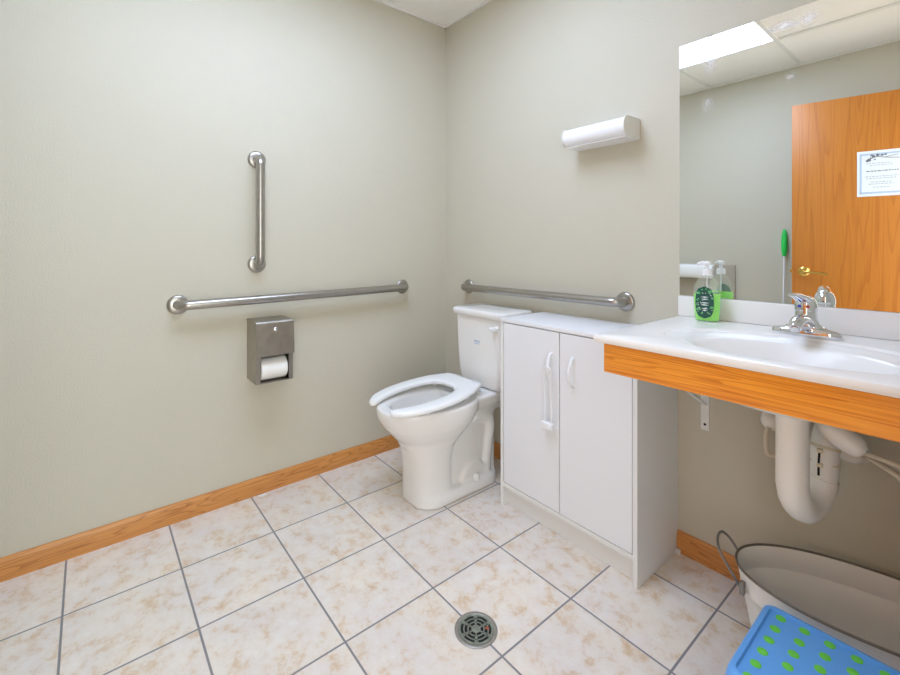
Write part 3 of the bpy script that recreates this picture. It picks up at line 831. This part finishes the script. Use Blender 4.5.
for zz in (.040, .078):
    bm = new(); lathe(bm, [(.0325, 0), (.0338, .001), (.0338, .006), (.0325, .007)], q0_ + Vector((.002, .003, zz)), (0.05, .1 if zz < .06 else .3, 1), 28, False)
    box(bm, q0_.x - .006, q0_.x + .006, q0_.y - .040, q0_.y - .028, q0_.z + zz - .001, q0_.z + zz + .008, .001); obj('cable_tie', bm, 'tie', up)
bm = new(); lathe(bm, [(.048, .0005), (.048, .006), (.036, .014), (.0, .014)], (q0_.x + .006, 0, q0_.z + .124), (0, -1, 0), 28); obj('wall_flange', bm, 'pvc', sd)

def valve(x, z, label, paths, lean):
    v = thing('supply_valve', (x, 0, z), label, 'supply valve')
    bm = new()
    a = Vector((x, -.012, z)); b = Vector((x + lean[0], -.095, z + lean[1]))
    tube(bm, crom([a, a.lerp(b, .3), a.lerp(b, .7), b], 4), [.026] * 4 + [.031] * 6 + [.026, .020, .010], 20)
    obj('padded_cover', bm, 'pvc', v, smooth=70)
    bm = new(); lathe(bm, [(.030, .0005), (.030, .005), (.022, .011), (0, .011)], (x, 0, z), (0, -1, 0), 24); obj('escutcheon', bm, 'pvc', v)
    for P_ in paths:
        bm = new(); tube(bm, crom(P_, 8), .0065, 10); obj('hose', bm, 'hose', v)
    return v
valve(1.665, .575, 'white supply valve with looped hose behind the drain trap on its left', [[(1.662, -.075, .585), (1.652, -.095, .54), (1.658, -.10, .49), (1.69, -.095, .50), (1.70, -.10, .56), (1.70, -.09, .70), (FX - .03, FY, .80)]], (-.004, .012))
valve(1.842, .532, 'white supply valve cover right of the drain trap with two hoses running right',
      [[(1.838, -.10, .575), (1.87, -.17, .593), (1.92, -.20, .597), (1.99, -.20, .585), (2.10, -.12, .575), (XR - .002, -.06, .57)],
       [(1.855, -.09, .56), (1.89, -.15, .572), (1.93, -.18, .565), (1.99, -.18, .525), (2.09, -.10, .49), (XR - .002, -.05, .48)]], (-.01, .03))
# upper padded elbow on the right with the hoses' heads
eb = thing('padded_elbow', (1.86, -.2, .60), 'white padded pipe cover slanting right under the oak apron', 'pipe cover')
bm = new()
tube(bm, crom([(1.805, -.22, .668), (1.83, -.22, .645), (1.865, -.22, .622), (1.885, -.21, .612)], 5), [.016, .022, .026, .028, .029, .030, .030, .030, .029, .028, .027, .026, .024, .02, .014, .004], 20)
obj('cover', bm, 'pvc', eb, smooth=70)
bm = new(); cyl(bm, (1.815, -.185, .648), (1.805, -.12, ZC - .07), .008, 12); obj('riser', bm, 'hose', eb)

# ------------------------------------------------------------------ tub
TA = math.radians(13.0); UX, UY = 1.902, -0.196; TH = 0.245
tb = thing('oval_tub', (UX, UY, 0), 'cream oval metal tub with wire handle on the floor under the sink', 'tub')
def tp2(x, y, z): return (UX + x * math.cos(TA) - y * math.sin(TA), UY + x * math.sin(TA) + y * math.cos(TA), z)
def tring(z, a, b, n=64): return [tp2(x, y, z) for x, y in sell(0, 0, a, b, n, 2.15)]
A1, B1, A0, B0 = .284, .152, .236, .112
def ab(z):
    f = z / TH; return A0 + (A1 - A0) * f, B0 + (B1 - B0) * f
bm = new(); rs = []
for z in (0.0, .004, .05, .10, .15, .178, .181, .184, .187, .215, .24): 
    a, b = ab(z); g = .0025 if z in (.181, .184) else 0
    rs.append(tring(z, a + g, b + g))
for z in (.24, .187, .184, .181, .178, .12, .06, .012):
    a, b = ab(z); g = .0025 if z in (.181, .184) else 0
    rs.append(tring(z, a - .002 + g, b - .002 + g))
rs.append(tring(.008, .2, .08))
loft(bm, rs); obj('tub_wall', bm, 'tub', tb, smooth=60)
bm = new()
pts = [Vector(p) for p in tring(TH - .003, A1, B1, 96)]
n = 10; rings_ = []
for i, p in enumerate(pts):
    t = (pts[(i + 1) % 96] - pts[i - 1]).normalized(); o2 = Vector((t.y, -t.x, 0)); 
    rings_.append([p + o2 * .0032 * math.cos(2 * PI * k / n) + Vector((0, 0, .0032 * math.sin(2 * PI * k / n))) for k in range(n)])
R = [ring(bm, r) for r in rings_]
for i in range(96): bridge(bm, R[i], R[(i + 1) % 96])
obj('rolled_rim', bm, 'darkrim', tb)
for s in (-1, 1):
    bm = new()
    hp = [(s * (ab(.200)[0] - .006), -.062, .195), (s * (A1 + .003), -.062, .222), (s * (A1 + .020), -.060, .248), (s * (A1 + .036), -.046, .268), (s * (A1 + .043), -.018, .276), (s * (A1 + .043), .018, .276), (s * (A1 + .036), .046, .268), (s * (A1 + .020), .060, .248), (s * (A1 + .003), .062, .222), (s * (ab(.200)[0] - .006), .062, .195)]
    tube(bm, crom([tp2(*p) for p in hp], 5), .0036, 10)
    hd = obj('handle', bm, 'wire', tb)
    for yy in (-.062, .062):
        bm = new(); xx = s * (ab(.20)[0] - .010)
        box(bm, *sorted((tp2(xx, yy, 0)[0] - .006, tp2(xx, yy, 0)[0] + .006)), tp2(xx, yy, 0)[1] - .007, tp2(xx, yy, 0)[1] + .007, .178, .214, .003)
        obj('handle_ear', bm, 'wire', tb)
for zz in (.190, .207):
    bm = new(); p = tp2(-(ab(zz)[0] - .0045), 0.0, zz); lathe(bm, [(.004, -.002), (.004, .002), (0, .003)], p, (1, .2, .1), 10); obj('rivet', bm, 'wire', tb)

# ------------------------------------------------------------------ step stool
QX0, QX1, QY0, QY1, QZ = 1.731, 2.04, -0.665, -0.392, 0.249
st = thing('step_stool', ((QX0 + QX1) / 2, (QY0 + QY1) / 2, 0), 'blue plastic step stool with green dots in front of the tub', 'step stool')
bm = new()
def sq(z, g, r=.022): return [(x, y, z) for x, y in rrect(QX0 + g, QX1 - g, QY0 + g, QY1 - g, r)]
loft(bm, [sq(QZ - .045, -.006), sq(QZ - .012, 0), sq(QZ - .004, .002), sq(QZ, .008, .018), sq(QZ + .0005, .014, .016), sq(QZ - .0065, .0155, .015), sq(QZ - .007, .03, .012)])
top = obj('top', bm, 'blue', st, smooth=50)
for i in range(7):
    for j in range(6):
        bm = new(); x, y = QX0 + .037 + i * .0437, QY1 - .030 - j * .0437
        if x > QX1 - .025 or y < QY0 + .02: bm.free(); continue
        lathe(bm, [(.0098, 0), (.0098, .0014), (.0088, .002), (0, .0022)], (x, y, QZ - .0071), (0, 0, 1), 20); obj('dot', bm, 'green_dot', top)
for sx in (0, 1):
    for sy in (0, 1):
        bm = new()
        x = QX0 + .02 if sx == 0 else QX1 - .02; y = QY0 + .02 if sy == 0 else QY1 - .02
        ox = -.012 if sx == 0 else .012; oy = -.012 if sy == 0 else 0.0
        loft(bm, [[(x + ox + a, y + oy + b, 0) for a, b in rrect(-.022, .022, -.022, .022, .008)], [(x + a, y + b, QZ - .044) for a, b in rrect(-.022, .022, -.022, .022, .008)]])
        obj('leg', bm, 'blue', st)
bm = new(); box(bm, QX0 + .008, QX0 + .014, QY0 + .04, QY1 - .04, .10, QZ - .044); obj('side_panel', bm, 'blue', st)
bm = new(); box(bm, QX1 - .014, QX1 - .008, QY0 + .04, QY1 - .04, .10, QZ - .044); obj('side_panel', bm, 'blue', st)

# ------------------------------------------------------------------ floor drain
GXc, GYc = 1.136, -0.799
fd = thing('floor_drain', (GXc, GYc, 0), 'round slotted metal floor drain set in the beige tiles', 'floor drain')
bm = new(); lathe(bm, [(.0515, .0005), (.062, .0005), (.062, .0015), (.0595, .003), (.0535, .0032), (.0515, .002), (.0515, .0005)], (GXc, GYc, 0), (0, 0, 1), 48, False); obj('collar', bm, 'drain_ring', fd)
bm = new(); lathe(bm, [(.0513, .0003), (.0513, .0010), (0, .0010)], (GXc, GYc, 0), (0, 0, 1), 40); obj('pit', bm, 'dark', fd)
bm = new()
def arc(bm, r0, r1, a0, a1, z0=.0011, z1=.0026, n=8):
    Pt = [(GXc + r1 * math.cos(a0 + (a1 - a0) * k / n), GYc + r1 * math.sin(a0 + (a1 - a0) * k / n)) for k in range(n + 1)] + \
         [(GXc + r0 * math.cos(a1 + (a0 - a1) * k / n), GYc + r0 * math.sin(a1 + (a0 - a1) * k / n)) for k in range(n + 1)]
    prism(bm, Pt, 'Z', z0, z1)
for r0, r1 in ((.0445, .0512), (.0335, .037), (.0215, .025), (.0, .0135)):
    if r0 == 0: lathe(bm, [(r1, .0011), (r1, .0026), (0, .0028)], (GXc, GYc, 0), (0, 0, 1), 24)
    else:
        for q in range(4): arc(bm, r0, r1, q * PI / 2, (q + 1) * PI / 2, n=12)
for q in range(6): arc(bm, .0133, .0448, q * PI / 3 + .2, q * PI / 3 + .46, n=3)
obj('grate', bm, 'bronze_drain', fd)
bm = new(); prism(bm, [(GXc + .012, GYc + .022), (GXc + .020, GYc + .020), (GXc + .026, GYc + .029), (GXc + .017, GYc + .032)], 'Z', .0027, .0030); obj('rust_patch', bm, 'rust', fd)

# scrap on the floor by the left wall
bm = new(); prism(bm, [(.020, -1.085), (.034, -1.083), (.040, -1.066), (.033, -1.048), (.022, -1.052)], 'Z', 0.0003, .003, .0008, 1)
tag(obj('paper_scrap', bm, 'paper', loc=(.028, -1.068, 0)), 'small white scrap on the floor against the left baseboard', 'scrap')

# ------------------------------------------------------------------ things seen only in the mirror
mp_ = thing('mop', (1.148, -2.15, 0), 'white-poled mop with green grip leaning on the wall beside the door', 'mop')
pa, pb = Vector((1.146, -2.165, .03)), Vector((1.121, -2.322, 1.235))
bm = new(); cyl(bm, pa, pa.lerp(pb, .85), .0062, 12); obj('pole', bm, 'white_plastic', mp_)
bm = new()
tube(bm, [pa.lerp(pb, f) for f in (.835, .85, .88, .92, .96, .985, 1.0)], [.010, .014, .0185, .0195, .018, .013, .006], 16); obj('grip', bm, 'grip', mp_)
bm = new(); box(bm, 1.02, 1.27, -2.215, -2.115, .012, .030, .004); obj('mop_head', bm, 'grip', mp_)
bm = new(); box(bm, 1.01, 1.28, -2.222, -2.108, 0.0, .0125, .003); obj('mop_pad', bm, 'paper', mp_)

pd = thing('towel_dispenser', (.58, YF, .55), 'grey wall cabinet with rounded white front bar, seen at the left of the mirror', 'dispenser')
bm = new(); box(bm, .345, .800, YF + .0005, YF + .022, .52, .960, .003, 2); obj('housing', bm, mat('warm_grey_panel', (176, 166, 148), .5), pd)
bm = new(); prism(bm, [(YF + .0225, .845), (YF + .0225, .962)] + [(YF + .0225 + .075 * math.sin(PI * k / 16) ** .5, .9035 + .0585 * math.copysign(abs(math.cos(PI * k / 16)) ** .6, math.cos(PI * k / 16))) for k in range(1, 16)], 'X', .30, .66, .006, 3); obj('front_bar', bm, 'seat', pd)
